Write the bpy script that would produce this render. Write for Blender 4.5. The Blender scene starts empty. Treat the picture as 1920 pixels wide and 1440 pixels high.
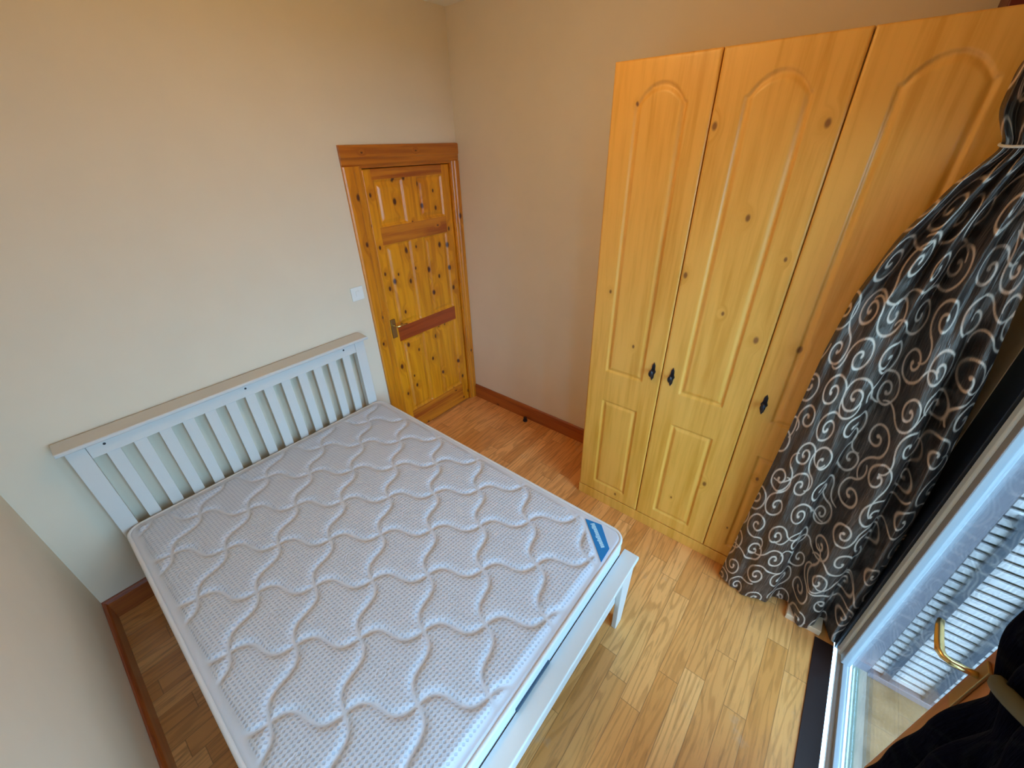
import bpy, bmesh, math, random
import numpy as np
from mathutils import Vector, Matrix

S = bpy.context.scene
COL = S.collection
PI = math.pi

# ------------------------------------------------------------------ camera
CAM = (0.411, -2.381, 2.067)
YAW, PITCH, ROLL, FPX = 39.81, 30.722, -1.458, 757.273
cd = bpy.data.cameras.new('camera')
cd.sensor_fit = 'HORIZONTAL'
cd.sensor_width = 36.0
cd.lens = FPX / 1920 * 36.0
cd.clip_start = 0.02
cam = bpy.data.objects.new('camera', cd)
COL.objects.link(cam)
ya, pi_, ro = map(math.radians, (YAW, PITCH, ROLL))
F = Vector((math.cos(ya) * math.cos(pi_), math.sin(ya) * math.cos(pi_), -math.sin(pi_)))
R = Vector((math.sin(ya), -math.cos(ya), 0))
U = R.cross(F)
R2 = R * math.cos(ro) + U * math.sin(ro)
U2 = -R * math.sin(ro) + U * math.cos(ro)
M = Matrix((R2, U2, -F)).transposed().to_4x4()
M.translation = Vector(CAM)
cam.matrix_world = M
S.camera = cam

# ------------------------------------------------------------------ light and exposure
S.view_settings.view_transform = 'Standard'
S.view_settings.look = 'None'
S.view_settings.gamma = 1.0
S.view_settings.use_curve_mapping = False
S.view_settings.exposure = 0.0
S.cycles.max_bounces = 10
S.cycles.diffuse_bounces = 6
S.cycles.sample_clamp_indirect = 8.0
S.cycles.caustics_reflective = False
S.cycles.caustics_refractive = False

W = bpy.data.worlds.new('daylight')
S.world = W
W.use_nodes = True
bg = W.node_tree.nodes['Background']
bg.inputs[0].default_value = (0.37, 0.69, 1.0, 1)
bg.inputs[1].default_value = 15.2

def area_light(name, loc, rot, sx, sy, power, color, portal=False):
    l = bpy.data.lights.new(name, 'AREA')
    l.shape = 'RECTANGLE'
    l.size, l.size_y = sx, sy
    l.energy = power
    l.color = color
    if portal:
        l.cycles.is_portal = True
    o = bpy.data.objects.new(name, l)
    o.location = loc
    o.rotation_euler = rot
    COL.objects.link(o)
    return o
# sky portals fill the two glazed openings (they only guide the sky's own light)
area_light('sky_portal', (0.775, -3.03, 1.12), (math.radians(-90), 0, math.radians(180)), 1.2, 2.1, 1, (1, 1, 1), True)
area_light('sky_portal', (1.74, -3.03, 1.12), (math.radians(-90), 0, math.radians(180)), 0.68, 2.1, 1, (1, 1, 1), True)
# ------------------------------------------------------------------ room measures
WX, H = 2.719, 2.796          # right wall, ceiling
YW = -2.89                    # inner face of the window wall
HB = 0.13                     # skirting height

# ------------------------------------------------------------------ node helpers
class NT:
    def __init__(s, name):
        s.m = bpy.data.materials.new(name)
        s.m.use_nodes = True
        s.t = s.m.node_tree
        s.t.nodes.clear()
        s.out = s.t.nodes.new('ShaderNodeOutputMaterial')
    def n(s, typ, ins=None, **kw):
        nd = s.t.nodes.new(typ)
        for k, v in kw.items():
            setattr(nd, k, v)
        if ins:
            for k, v in ins.items():
                s.put(nd.inputs[k], v)
        return nd
    def put(s, sock, v):
        if isinstance(v, bpy.types.NodeSocket):
            s.t.links.new(v, sock)
        elif isinstance(v, bpy.types.Node):
            s.t.links.new(v.outputs[0], sock)
        else:
            if hasattr(sock, 'default_value'):
                try:
                    sock.default_value = v
                except Exception:
                    sock.default_value = (*v, 1)
    def math(s, op, a, b=None, c=None, clamp=False):
        nd = s.n('ShaderNodeMath', operation=op, use_clamp=clamp)
        s.put(nd.inputs[0], a)
        if b is not None: s.put(nd.inputs[1], b)
        if c is not None: s.put(nd.inputs[2], c)
        return nd.outputs[0]
    def sstep(s, v, a, b, lo=0.0, hi=1.0):
        nd = s.n('ShaderNodeMapRange', interpolation_type='SMOOTHSTEP')
        s.put(nd.inputs[0], v)
        for i, x in zip((1, 2, 3, 4), (a, b, lo, hi)):
            nd.inputs[i].default_value = x
        return nd.outputs[0]
    def mix(s, f, a, b, blend='MIX'):
        nd = s.n('ShaderNodeMix', data_type='RGBA', blend_type=blend)
        s.put(nd.inputs[0], f)
        for k, v in ((6, a), (7, b)):
            if isinstance(v, tuple) and len(v) == 3: v = (*v, 1)
            s.put(nd.inputs[k], v)
        return nd.outputs[2]
    def bsdf(s, color, rough=0.5, normal=None, **kw):
        b = s.n('ShaderNodeBsdfPrincipled')
        if isinstance(color, tuple) and len(color) == 3: color = (*color, 1)
        s.put(b.inputs['Base Color'], color)
        s.put(b.inputs['Roughness'], rough)
        if normal is not None: s.put(b.inputs['Normal'], normal)
        for k, v in kw.items():
            s.put(b.inputs[k.replace('_', ' ')], v)
        s.t.links.new(b.outputs[0], s.out.inputs[0])
        return b
    def bump(s, h, strength=0.3, dist=0.002):
        return s.n('ShaderNodeBump', {'Strength': strength, 'Distance': dist, 'Height': h}).outputs[0]

def plain(name, color, rough=0.5, metal=0.0, bump=0.0, bscale=200, coat=0.0):
    t = NT(name)
    co = t.n('ShaderNodeTexCoord').outputs['Object']
    nz = t.n('ShaderNodeTexNoise', {'Vector': co, 'Scale': bscale, 'Detail': 3.0})
    soft = t.n('ShaderNodeTexNoise', {'Vector': co, 'Scale': 5.0, 'Detail': 3.0})
    c = t.mix(t.sstep(soft.outputs[0], .3, .7), tuple(x * .985 for x in color), tuple(min(1, x * 1.01) for x in color))
    t.bsdf(c, rough, t.bump(nz.outputs[0], bump, .001) if bump else None, Metallic=metal, Coat_Weight=coat)
    return t.m

def wood(name, base, dark, knot_col, axis='Z', plane='YZ', density=7.0, knots=0.5, ksize=0.16,
         rough=0.35, coat=0.35, gscale=1.0, contrast=1.0, offset=0.0, boards=0.0):
    """varnished timber: grain runs along axis, knots lie in the given plane"""
    t = NT(name)
    co = t.n('ShaderNodeTexCoord').outputs['Object']
    sep = t.n('ShaderNodeSeparateXYZ', {'Vector': co})
    ax = {'X': sep.outputs[0], 'Y': sep.outputs[1], 'Z': sep.outputs[2]}
    along = ax[axis]
    other = [c for c in 'XYZ' if c != axis]
    pl_other = [c for c in plane if c != axis][0]
    across = ax[pl_other]
    third = ax[[c for c in other if c != pl_other][0]]
    across = t.math('ADD', across, offset)
    if boards:   # board to board tone
        bid = t.math('FLOOR', t.math('DIVIDE', across, boards))
        wn = t.n('ShaderNodeTexWhiteNoise', {'W': bid}, noise_dimensions='1D').outputs[0]
    else:
        wn = None
    # knots
    kv = t.n('ShaderNodeCombineXYZ', {'X': across, 'Y': t.math('MULTIPLY', along, 0.62), 'Z': 0.0}).outputs[0]
    vor = t.n('ShaderNodeTexVoronoi', {'Vector': kv, 'Scale': density}, voronoi_dimensions='2D')
    kd, kc = vor.outputs['Distance'], vor.outputs['Color']
    ks = t.n('ShaderNodeSeparateXYZ', {'Vector': kc})
    have = t.math('LESS_THAN', ks.outputs[0], knots)
    size = t.math('MULTIPLY_ADD', ks.outputs[1], ksize * .6, ksize * .5)
    kn = t.math('DIVIDE', kd, size)
    kmask = t.math('MULTIPLY', t.sstep(kn, .35, 1.0, 1, 0), have)
    halo = t.math('MULTIPLY', t.sstep(kn, .8, 3.4, 1, 0), have)
    # grain bends round the knots
    gv = t.n('ShaderNodeCombineXYZ', {
        'X': t.math('MULTIPLY_ADD', halo, .035, t.math('MULTIPLY', across, 1.0)),
        'Y': t.math('MULTIPLY', along, .055),
        'Z': t.math('ADD', t.math('MULTIPLY', third, .5), t.math('MULTIPLY', wn, 3.0) if wn is not None else 0.0)}).outputs[0]
    n1 = t.n('ShaderNodeTexNoise', {'Vector': gv, 'Scale': 42 * gscale, 'Detail': 5.0, 'Roughness': .6}).outputs[0]
    n2 = t.n('ShaderNodeTexNoise', {'Vector': gv, 'Scale': 12 * gscale, 'Detail': 3.0, 'Distortion': 1.2}).outputs[0]
    g = t.math('ADD', t.math('MULTIPLY', n1, .55), t.math('MULTIPLY', n2, .45))
    f = t.math('MULTIPLY', t.sstep(g, .40, .66), contrast)
    c = t.mix(f, base, dark)
    if wn is not None:
        c = t.mix(t.math('MULTIPLY', wn, .45), c, dark)
    c = t.mix(t.math('MULTIPLY', halo, .35), c, dark)
    c = t.mix(kmask, c, knot_col)
    t.bsdf(c, rough, t.bump(n1, .12, .0006), Coat_Weight=coat, Coat_Roughness=.34)
    return t.m

# ------------------------------------------------------------------ materials
M_wall = plain('painted_plaster', (0.77, 0.66, 0.51), 0.75, bump=.12, bscale=60)
M_ceil = plain('ceiling_paint', (0.92, 0.88, 0.78), 0.8)
M_white = plain('white_painted_timber', (0.66, 0.645, 0.61), 0.38, bump=.05, coat=.15)
M_captop = plain('white_timber_cap', (0.62, 0.60, 0.57), 0.4)
M_plastic = plain('white_plastic', (0.82, 0.83, 0.80), 0.3)
M_dark = plain('dark_metal', (0.035, 0.03, 0.035), 0.35, metal=.7)
M_brass = plain('brass', (0.72, 0.50, 0.20), 0.25, metal=1.0)
M_aged = plain('aged_brass', (0.42, 0.27, 0.10), 0.35, metal=.9)
M_frame = plain('pale_coated_aluminium', (0.33, 0.33, 0.34), 0.35, coat=.2)
M_gasket = plain('rubber_gasket', (0.06, 0.10, 0.13), 0.5)
M_jamb = plain('dark_painted_frame', (0.006, 0.010, 0.022), 0.4)
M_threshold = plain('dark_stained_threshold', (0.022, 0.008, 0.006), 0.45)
M_reveal = plain('grey_render', (0.15, 0.115, 0.12), 0.8, bump=.3, bscale=90)
M_slat = plain('white_fence_slat', (0.50, 0.40, 0.36), 0.5)
M_post = plain('blue_grey_fence_post', (0.05, 0.05, 0.06), 0.5)
M_piping = plain('white_tape_edging', (0.72, 0.70, 0.69), 0.7, bump=.3, bscale=500)
M_label = plain('blue_label', (0.0, 0.20, 0.52), 0.4)
M_label_text = plain('pale_print', (0.45, 0.72, 0.86), 0.5)
M_strip = plain('dark_grey_webbing', (0.045, 0.07, 0.10), 0.7, bump=.4, bscale=700)
M_hole = plain('dark_hole', (0.03, 0.03, 0.03), 0.6)
M_redbox = plain('dark_red_board', (0.13, 0.008, 0.004), 0.5)
M_rubber = plain('dark_rubber', (0.02, 0.008, 0.01), 0.5)
M_olive = plain('olive_band', (0.07, 0.062, 0.03), 0.8)
M_pineblock = plain('bare_pine_end', (0.70, 0.46, 0.28), 0.5)

M_wardrobe = wood('wardrobe_pine', (0.86, 0.43, 0.075), (0.68, 0.30, 0.025), (0.26, 0.09, 0.01), 'Z', 'YZ',
                  density=6.0, knots=.34, ksize=.075, rough=.48, coat=.35, contrast=.85)
M_wardrobe_edge = plain('wardrobe_seam', (0.16, 0.06, 0.015), 0.6)
KN = (0.085, 0.016, 0.006)
M_door_v = wood('door_pine', (0.80, 0.31, 0.008), (0.50, 0.14, 0.004), KN, 'Z', 'XZ', density=10.0, knots=.6,
                ksize=.18, rough=.3, coat=.35, contrast=.85)
M_door_h = wood('door_pine_rail', (0.62, 0.20, 0.012), (0.34, 0.07, 0.006), KN, 'X', 'XZ', density=9.0, knots=.45,
                ksize=.14, rough=.25, coat=.6, contrast=1.0)
M_door_red = wood('door_pine_lock_rail', (0.36, 0.055, 0.008), (0.24, 0.03, 0.005), KN, 'X', 'XZ', density=9.0, knots=.2,
                  ksize=.12, rough=.25, coat=.6, contrast=1.0)
M_arch = wood('architrave_pine', (0.72, 0.26, 0.008), (0.46, 0.13, 0.004), KN, 'Z', 'XZ', density=8.0, knots=.6,
              ksize=.13, rough=.28, coat=.5, contrast=.9, offset=.37)
M_arch_h = wood('architrave_head_pine', (0.56, 0.18, 0.012), (0.36, 0.09, 0.006), KN, 'X', 'XZ', density=8.0, knots=.4,
                ksize=.1, rough=.28, coat=.5)
M_skirt_y = wood('skirting_pine', (0.42, 0.11, 0.018), (0.25, 0.05, 0.012), KN, 'Y', 'YZ', knots=.15, ksize=.1, rough=.3, coat=.5)
M_skirt_x = wood('skirting_pine_across', (0.42, 0.11, 0.018), (0.25, 0.05, 0.012), KN, 'X', 'XZ', knots=.15, ksize=.1, rough=.3, coat=.5)
M_stile = wood('stained_door_stile', (0.40, 0.14, 0.03), (0.26, 0.07, 0.015), KN, 'Z', 'XZ', knots=.1, ksize=.1, rough=.4, coat=.3)

def floor_mat():
    t = NT('oak_floorboards')
    co = t.n('ShaderNodeTexCoord').outputs['Object']
    sp = t.n('ShaderNodeSeparateXYZ', {'Vector': co})
    x, y = sp.outputs[0], sp.outputs[1]
    PWD = .088
    yr = t.math('DIVIDE', y, PWD)
    row = t.math('FLOOR', yr)
    fy = t.math('FRACT', yr)
    r1 = t.n('ShaderNodeTexWhiteNoise', {'W': row}, noise_dimensions='1D').outputs[0]
    xr = t.math('DIVIDE', t.math('MULTIPLY_ADD', r1, 3.7, x), .62)
    col = t.math('FLOOR', xr)
    fx = t.math('FRACT', xr)
    pid = t.n('ShaderNodeCombineXYZ', {'X': row, 'Y': col, 'Z': 0.0}).outputs[0]
    wn = t.n('ShaderNodeTexWhiteNoise', {'Vector': pid}, noise_dimensions='2D')
    rnd = wn.outputs[0]
    ox = t.math('MULTIPLY', rnd, 17.0)
    gv = t.n('ShaderNodeCombineXYZ', {'X': t.math('MULTIPLY_ADD', x, .10, ox), 'Y': y, 'Z': rnd}).outputs[0]
    fine = t.n('ShaderNodeTexNoise', {'Vector': gv, 'Scale': 70.0, 'Detail': 5.0, 'Roughness': .65}).outputs[0]
    big = t.n('ShaderNodeTexNoise', {'Vector': gv, 'Scale': 9.0, 'Detail': 2.0, 'Distortion': .4}).outputs[0]
    rings = t.math('SINE', t.math('MULTIPLY', big, 75.0))
    rings = t.sstep(rings, .1, 1.0)
    c = t.mix(rnd, (0.92, 0.45, 0.15), (0.68, 0.27, 0.065))
    c = t.mix(t.math('MULTIPLY', rings, .4), c, (0.42, 0.15, 0.03))
    c = t.mix(t.math('MULTIPLY', t.sstep(fine, .48, .72), .5), c, (0.30, 0.12, 0.035))
    gap = t.math('MINIMUM', t.math('MINIMUM', fy, t.math('SUBTRACT', 1.0, fy)),
                 t.math('MULTIPLY', t.math('MINIMUM', fx, t.math('SUBTRACT', 1.0, fx)), .62 / PWD))
    gm = t.sstep(gap, .008, .026, 1, 0)
    c = t.mix(t.math('MULTIPLY', gm, .5), c, (0.16, 0.06, 0.02))
    # scuffed patches where the varnish has worn
    pn = t.n('ShaderNodeTexNoise', {'Vector': co, 'Scale': 3.2, 'Detail': 6.0, 'Roughness': .7}).outputs[0]
    worn = t.sstep(pn, .60, .70)
    c = t.mix(t.math('MULTIPLY', worn, .30), c, (0.55, 0.38, 0.26))
    h = t.math('SUBTRACT', t.math('MULTIPLY', fine, .3), gm)
    t.bsdf(c, t.math('MULTIPLY_ADD', worn, .2, .33), t.bump(h, .25, .0012), Coat_Weight=.3, Coat_Roughness=.25)
    return t.m
M_floor = floor_mat()

def mattress_mat():
    t = NT('quilted_knit_fabric')
    co = t.n('ShaderNodeTexCoord').outputs['Object']
    mp = t.n('ShaderNodeMapping', {'Vector': co, 'Rotation': (0, 0, 0), 'Scale': (1.0, .9, 0.0)})
    sp = t.n('ShaderNodeSeparateXYZ', {'Vector': co})
    wob = t.math('MULTIPLY', t.n('ShaderNodeTexNoise', {'Vector': co, 'Scale': 25.0}).outputs[0], 1.1)
    k1 = 2 * PI / .0112 * .7071
    p1 = t.math('MULTIPLY_ADD', t.math('SUBTRACT', sp.outputs[0], sp.outputs[1]), k1, wob)
    p2 = t.math('MULTIPLY_ADD', t.math('ADD', sp.outputs[0], sp.outputs[1]), k1 * .56, wob)
    dots = t.sstep(t.math('MULTIPLY', t.math('COSINE', t.math('MULTIPLY', p1, .5)), t.math('COSINE', p2)), -.15, .8)
    puff = t.n('ShaderNodeAttribute', attribute_name='quilt').outputs['Fac']
    k = t.math('MULTIPLY', dots, t.sstep(puff, .20, .45))
    fine = t.n('ShaderNodeTexNoise', {'Vector': co, 'Scale': 900.0, 'Detail': 2.0}).outputs[0]
    leaf = t.n('ShaderNodeAttribute', attribute_name='leaf').outputs['Fac']
    c = t.mix(k, (0.63, 0.64, 0.69), (0.47, 0.50, 0.58))
    c = t.mix(t.math('MULTIPLY', leaf, .35), c, (0.60, 0.61, 0.64))
    h = t.math('ADD', t.math('SUBTRACT', t.math('MULTIPLY', fine, .12), t.math('MULTIPLY', k, 1.0)), t.math('MULTIPLY', leaf, -.8))
    t.bsdf(c, .8, t.bump(h, .45, .0035), Sheen_Weight=.15)
    return t.m
M_mattress = mattress_mat()

def curtain_mat(name, base, streak, line, rough=.42, spec=.35, sheen=.08, bmp=.8, tint=(1, 1, 1, 1)):
    t = NT(name)
    uv = t.n('ShaderNodeUVMap', uv_map='fabric').outputs[0]
    mp = t.n('ShaderNodeMapping', {'Vector': uv, 'Scale': (150.0, 11.0, 1.0)})
    crush = t.n('ShaderNodeTexNoise', {'Vector': mp, 'Scale': 1.0, 'Detail': 4.0, 'Roughness': .65, 'Distortion': .6}).outputs[0]
    mp2 = t.n('ShaderNodeMapping', {'Vector': uv, 'Scale': (60.0, 16.0, 1.0)})
    crease = t.n('ShaderNodeTexNoise', {'Vector': mp2, 'Scale': 1.0, 'Detail': 2.0, 'Distortion': 1.5}).outputs[0]
    sw = t.n('ShaderNodeAttribute', attribute_name='swirl').outputs['Fac']
    c = t.mix(t.sstep(crush, .47, .74), base, streak)
    c = t.mix(sw, c, line)
    h = t.math('ADD', t.math('MULTIPLY_ADD', crease, .9, t.math('MULTIPLY', crush, 1.0)), t.math('MULTIPLY', sw, .45))
    t.bsdf(c, t.math('MULTIPLY_ADD', sw, .15, rough), t.bump(h, bmp, .006), Sheen_Weight=sheen, Sheen_Roughness=.4,
           **{'Specular_IOR_Level': spec, 'Specular_Tint': tint})
    return t.m
M_curtain = curtain_mat('swirl_curtain_fabric', (0.013, 0.006, 0.004), (0.13, 0.085, 0.065), (0.60, 0.43, 0.32), .30, 1.0, .05, .42, (1.0, .80, .66, 1))
M_curtain_shaded = curtain_mat('shaded_swirl_curtain', (0.0012, 0.0015, 0.008), (0.002, 0.003, 0.012), (0.008, 0.009, 0.014), .8, .06, 0.0)  # same swirl cloth, its colour darkened to stand for backlit shade

def glass_mat():
    t = NT('window_glass')
    fr = t.n('ShaderNodeFresnel', {'IOR': 1.5}).outputs[0]
    tr = t.n('ShaderNodeBsdfTransparent', {'Color': (0.95, 0.98, 1.0, 1)})
    gl = t.n('ShaderNodeBsdfGlossy', {'Color': (1, 1, 1, 1), 'Roughness': 0.01})
    mx = t.n('ShaderNodeMixShader', {0: t.math('MULTIPLY', fr, .55, clamp=True), 1: tr, 2: gl})
    t.t.links.new(mx.outputs[0], t.out.inputs[0])
    return t.m
M_glass = glass_mat()

def stone_mat():
    t = NT('weathered_paving')
    co = t.n('ShaderNodeTexCoord').outputs['Object']
    n1 = t.n('ShaderNodeTexNoise', {'Vector': co, 'Scale': 9.0, 'Detail': 8.0, 'Roughness': .75}).outputs[0]
    n2 = t.n('ShaderNodeTexNoise', {'Vector': co, 'Scale': 70.0, 'Detail': 4.0, 'Roughness': .7}).outputs[0]
    c = t.mix(t.sstep(n1, .35, .65), (0.23, 0.125, 0.06), (0.12, 0.06, 0.02))
    c = t.mix(t.sstep(n1, .60, .68), c, (0.06, 0.03, 0.008))
    c = t.mix(t.math('MULTIPLY', t.sstep(n2, .5, .75), .6), c, (0.32, 0.22, 0.15))
    t.bsdf(c, .8, t.bump(n2, .5, .004))
    return t.m
M_stone = stone_mat()

# ------------------------------------------------------------------ mesh helpers
def tag(o, label=None, cat=None, group=None, kind=None):
    if label: o['label'] = label
    if cat: o['category'] = cat
    if group: o['group'] = group
    if kind: o['kind'] = kind
    return o

def link(name, me, mat, parent=None, loc=None, smooth=False):
    mats = mat if isinstance(mat, (list, tuple)) else [mat]
    for m in mats: me.materials.append(m)
    if smooth:
        me.polygons.foreach_set('use_smooth', [True] * len(me.polygons))
    o = bpy.data.objects.new(name, me)
    if loc is not None: o.location = loc
    if parent is not None: o.parent = parent
    COL.objects.link(o)
    return o

def root(name, loc, label, cat, group=None, kind=None):
    o = bpy.data.objects.new(name, None)
    o.empty_display_size = .1
    o.location = loc
    COL.objects.link(o)
    return tag(o, label, cat, group, kind)

def add_box(bm, x0, x1, y0, y1, z0, z1, mi=0):
    vs = [bm.verts.new(p) for p in ((x0, y0, z0), (x1, y0, z0), (x1, y1, z0), (x0, y1, z0),
                                    (x0, y0, z1), (x1, y0, z1), (x1, y1, z1), (x0, y1, z1))]
    fs = [(0, 3, 2, 1), (4, 5, 6, 7), (0, 1, 5, 4), (1, 2, 6, 5), (2, 3, 7, 6), (3, 0, 4, 7)]
    out = []
    for f in fs:
        fc = bm.faces.new([vs[i] for i in f]); fc.material_index = mi; out.append(fc)
    return out

def box(name, b, mat, parent=None, off=(0, 0, 0), bevel=.002, seg=2):
    """b = world box; off = world position of the parent"""
    bm = bmesh.new()
    x0, x1, y0, y1, z0, z1 = b
    ox, oy, oz = off
    add_box(bm, x0 - ox, x1 - ox, y0 - oy, y1 - oy, z0 - oz, z1 - oz)
    if bevel:
        bmesh.ops.bevel(bm, geom=list(bm.edges), offset=bevel, segments=seg, affect='EDGES', profile=.5)
    me = bpy.data.meshes.new(name)
    bm.to_mesh(me); bm.free()
    return link(name, me, mat, parent)

def prism(name, pts, axis, a0, a1, mat, parent=None, off=(0, 0, 0), bevel=.0015):
    """polygon pts in the plane across axis, from a0 to a1"""
    bm = bmesh.new()
    def P(p, a):
        if axis == 'X': v = (a, p[0], p[1])
        elif axis == 'Y': v = (p[0], a, p[1])
        else: v = (p[0], p[1], a)
        return tuple(v[i] - off[i] for i in range(3))
    A = [bm.verts.new(P(p, a0)) for p in pts]
    B = [bm.verts.new(P(p, a1)) for p in pts]
    n = len(pts)
    bm.faces.new(A); bm.faces.new(B[::-1])
    for i in range(n):
        bm.faces.new((A[i], B[i], B[(i + 1) % n], A[(i + 1) % n]))
    bmesh.ops.recalc_face_normals(bm, faces=list(bm.faces))
    if bevel:
        bmesh.ops.bevel(bm, geom=list(bm.edges), offset=bevel, segments=2, affect='EDGES', profile=.5)
    me = bpy.data.meshes.new(name)
    bm.to_mesh(me); bm.free()
    return link(name, me, mat, parent)

def tube(name, pts, rad, mat, parent=None, off=(0, 0, 0), seg=12, closed=False, flat=1.0):
    """sweep along pts (world); rad is one number or one per point"""
    P = [Vector(p) - Vector(off) for p in pts]
    n = len(P)
    rs = rad if isinstance(rad, (list, tuple)) else [rad] * n
    bm = bmesh.new()
    rings = []
    up = Vector((0, 0, 1))
    for i in range(n):
        a = P[(i - 1) % n] if (closed or i > 0) else P[i]
        b = P[(i + 1) % n] if (closed or i < n - 1) else P[i]
        t = (b - a).normalized()
        u = up if abs(t.dot(up)) < .95 else Vector((0, 1, 0))
        s = t.cross(u).normalized(); v = s.cross(t).normalized()
        rings.append([bm.verts.new(P[i] + (s * math.cos(k * 2 * PI / seg) + v * flat * math.sin(k * 2 * PI / seg)) * rs[i]) for k in range(seg)])
    for i in range(n if closed else n - 1):
        A, B = rings[i], rings[(i + 1) % n]
        for k in range(seg):
            bm.faces.new((A[k], A[(k + 1) % seg], B[(k + 1) % seg], B[k]))
    if not closed:
        bm.faces.new(rings[0][::-1]); bm.faces.new(rings[-1])
    bmesh.ops.recalc_face_normals(bm, faces=list(bm.faces))
    me = bpy.data.meshes.new(name)
    bm.to_mesh(me); bm.free()
    return link(name, me, mat, parent, smooth=True)

def cyl(name, c, axis, r, h, mat, parent=None, off=(0, 0, 0), seg=24, bevel=.001):
    bm = bmesh.new()
    rot = {'Z': Matrix(), 'X': Matrix.Rotation(PI / 2, 4, 'Y'), 'Y': Matrix.Rotation(-PI / 2, 4, 'X')}[axis]
    loc = Matrix.Translation(Vector(c) - Vector(off))
    bmesh.ops.create_cone(bm, cap_ends=True, segments=seg, radius1=r, radius2=r, depth=h, matrix=loc @ rot)
    if bevel:
        es = [e for e in bm.edges if len(e.link_faces) == 2 and any(len(f.verts) > 4 for f in e.link_faces)]
        bmesh.ops.bevel(bm, geom=es, offset=bevel, segments=2, affect='EDGES', profile=.5)
    me = bpy.data.meshes.new(name)
    bm.to_mesh(me); bm.free()
    return link(name, me, mat, parent)

def grid_mesh(name, P, attrs=None, uv=None, flip=False):
    """P = (rows, cols, 3) array of vertex positions"""
    r, c = P.shape[:2]
    me = bpy.data.meshes.new(name)
    me.vertices.add(r * c)
    me.vertices.foreach_set('co', P.reshape(-1).astype(np.float32))
    i = np.arange(r * c).reshape(r, c)
    q = np.stack([i[:-1, :-1], i[:-1, 1:], i[1:, 1:], i[1:, :-1]], -1).reshape(-1, 4)
    if flip: q = q[:, ::-1]
    nf = len(q)
    me.loops.add(nf * 4)
    me.loops.foreach_set('vertex_index', q.reshape(-1).astype(np.int32))
    me.polygons.add(nf)
    me.polygons.foreach_set('loop_start', (np.arange(nf) * 4).astype(np.int32))
    me.update(calc_edges=True)
    for k, v in (attrs or {}).items():
        a = me.attributes.new(k, 'FLOAT', 'POINT')
        a.data.foreach_set('value', v.reshape(-1).astype(np.float32))
    if uv is not None:
        l = me.uv_layers.new(name='fabric')
        l.data.foreach_set('uv', uv.reshape(-1, 2)[q.reshape(-1)].reshape(-1).astype(np.float32))
    me.validate()
    return me

def sm(a, b, x):
    t = np.clip((x - a) / (b - a), 0, 1)
    return t * t * (3 - 2 * t)

# ------------------------------------------------------------------ room shell
def struct(o, label=None):
    o['kind'] = 'structure'
    if label: o['label'] = label
    return o

struct(box('floor', (0, WX, YW, 0, -.06, 0), M_floor, bevel=0), 'narrow oak floorboards running across the room')
struct(box('ceiling', (-.1, WX + .1, YW - .13, .1, H, H + .08), M_ceil, bevel=0), 'pale cream ceiling')
struct(box('wall_left', (-.1, 0, YW - .13, .1, -.06, H), M_wall, bevel=0), 'plain pale wall beside the bed')
struct(box('wall_right', (WX, WX + .1, YW - .13, .1, -.06, H), M_wall, bevel=0), 'cream wall beside and behind the wardrobe')

# head wall with the doorway cut out
bm = bmesh.new()
DX0, DX1, DZ = 1.93, 2.645, 1.965
for b in ((0, DX0 - .02, 0, .1, -.06, H), (DX0 - .02, DX1 + .02, 0, .1, DZ + .02, H), (DX1 + .02, WX, 0, .1, -.06, H)):
    add_box(bm, *b)
bmesh.ops.remove_doubles(bm, verts=bm.verts, dist=.0001)
me = bpy.data.meshes.new('wall_back'); bm.to_mesh(me); bm.free()
struct(link('wall_back', me, M_wall), 'cream wall behind the headboard, with the pine door')
struct(box('daylight_stop', (DX0 - .1, DX1 + .1, .1005, .16, -.06, 2.2), M_wall, bevel=0))['label'] = 'added board that blocks daylight leaking round the pine door'  # unseen board added to stop daylight leaking through the door gaps
struct(box('floor_hall', (DX0 - .018, DX1 + .018, .0, .1, -.06, -.001), M_floor, bevel=0))['label'] = 'floor beyond the pine door'

# window wall: two glazed openings
bm = bmesh.new()
OX0, OX1, OZ = .17, 2.30, 2.16
YO = YW - .13
for b in ((0, OX0, YO, YW, -.06, H), (OX1, WX, YO, YW, -.06, H), (OX0, OX1, YO, YW, OZ, H)):
    add_box(bm, *b)
me = bpy.data.meshes.new('wall_window'); bm.to_mesh(me); bm.free()
struct(link('wall_window', me, M_wall), 'cream wall around the balcony doors')

# skirting boards
def skirting(name, b, mat, axis, label):
    x0, x1, y0, y1 = b
    T = .016
    if axis == 'Y':
        s = 1 if name.endswith('left') else -1
        xb = x0 if s > 0 else x1
        pts = [(xb, 0), (xb + s * T, 0), (xb + s * T, HB - .02), (xb + s * T * .75, HB - .006), (xb + s * T * .4, HB), (xb, HB)]
        o = prism(name, pts, 'Y', y0, y1, mat, bevel=.0008)
    else:
        pts = [(0, 0), (-T, 0), (-T, HB - .02), (-T * .75, HB - .006), (-T * .4, HB), (0, HB)]
        o = prism(name, pts, 'X', x0, x1, mat, bevel=.0008)
    struct(o, label)
skirting('baseboard_left', (0.0005, .016, YW, -.017), M_skirt_y, 'Y', 'reddish wooden skirting along the left wall')
skirting('baseboard_back', (0, 1.804, 0, 0), M_skirt_x, 'X', 'reddish wooden skirting behind the bed')
skirting('baseboard_right', (WX - .016, WX - .0005, -1.40, -.02), M_skirt_y, 'Y', 'reddish wooden skirting between door and wardrobe')
struct(box('trim_1', (2.128, 2.235, -2.83, -2.685, 0, .035), M_pineblock, bevel=.003), 'bare pine end of a skirting under the curtain hem')

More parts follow.
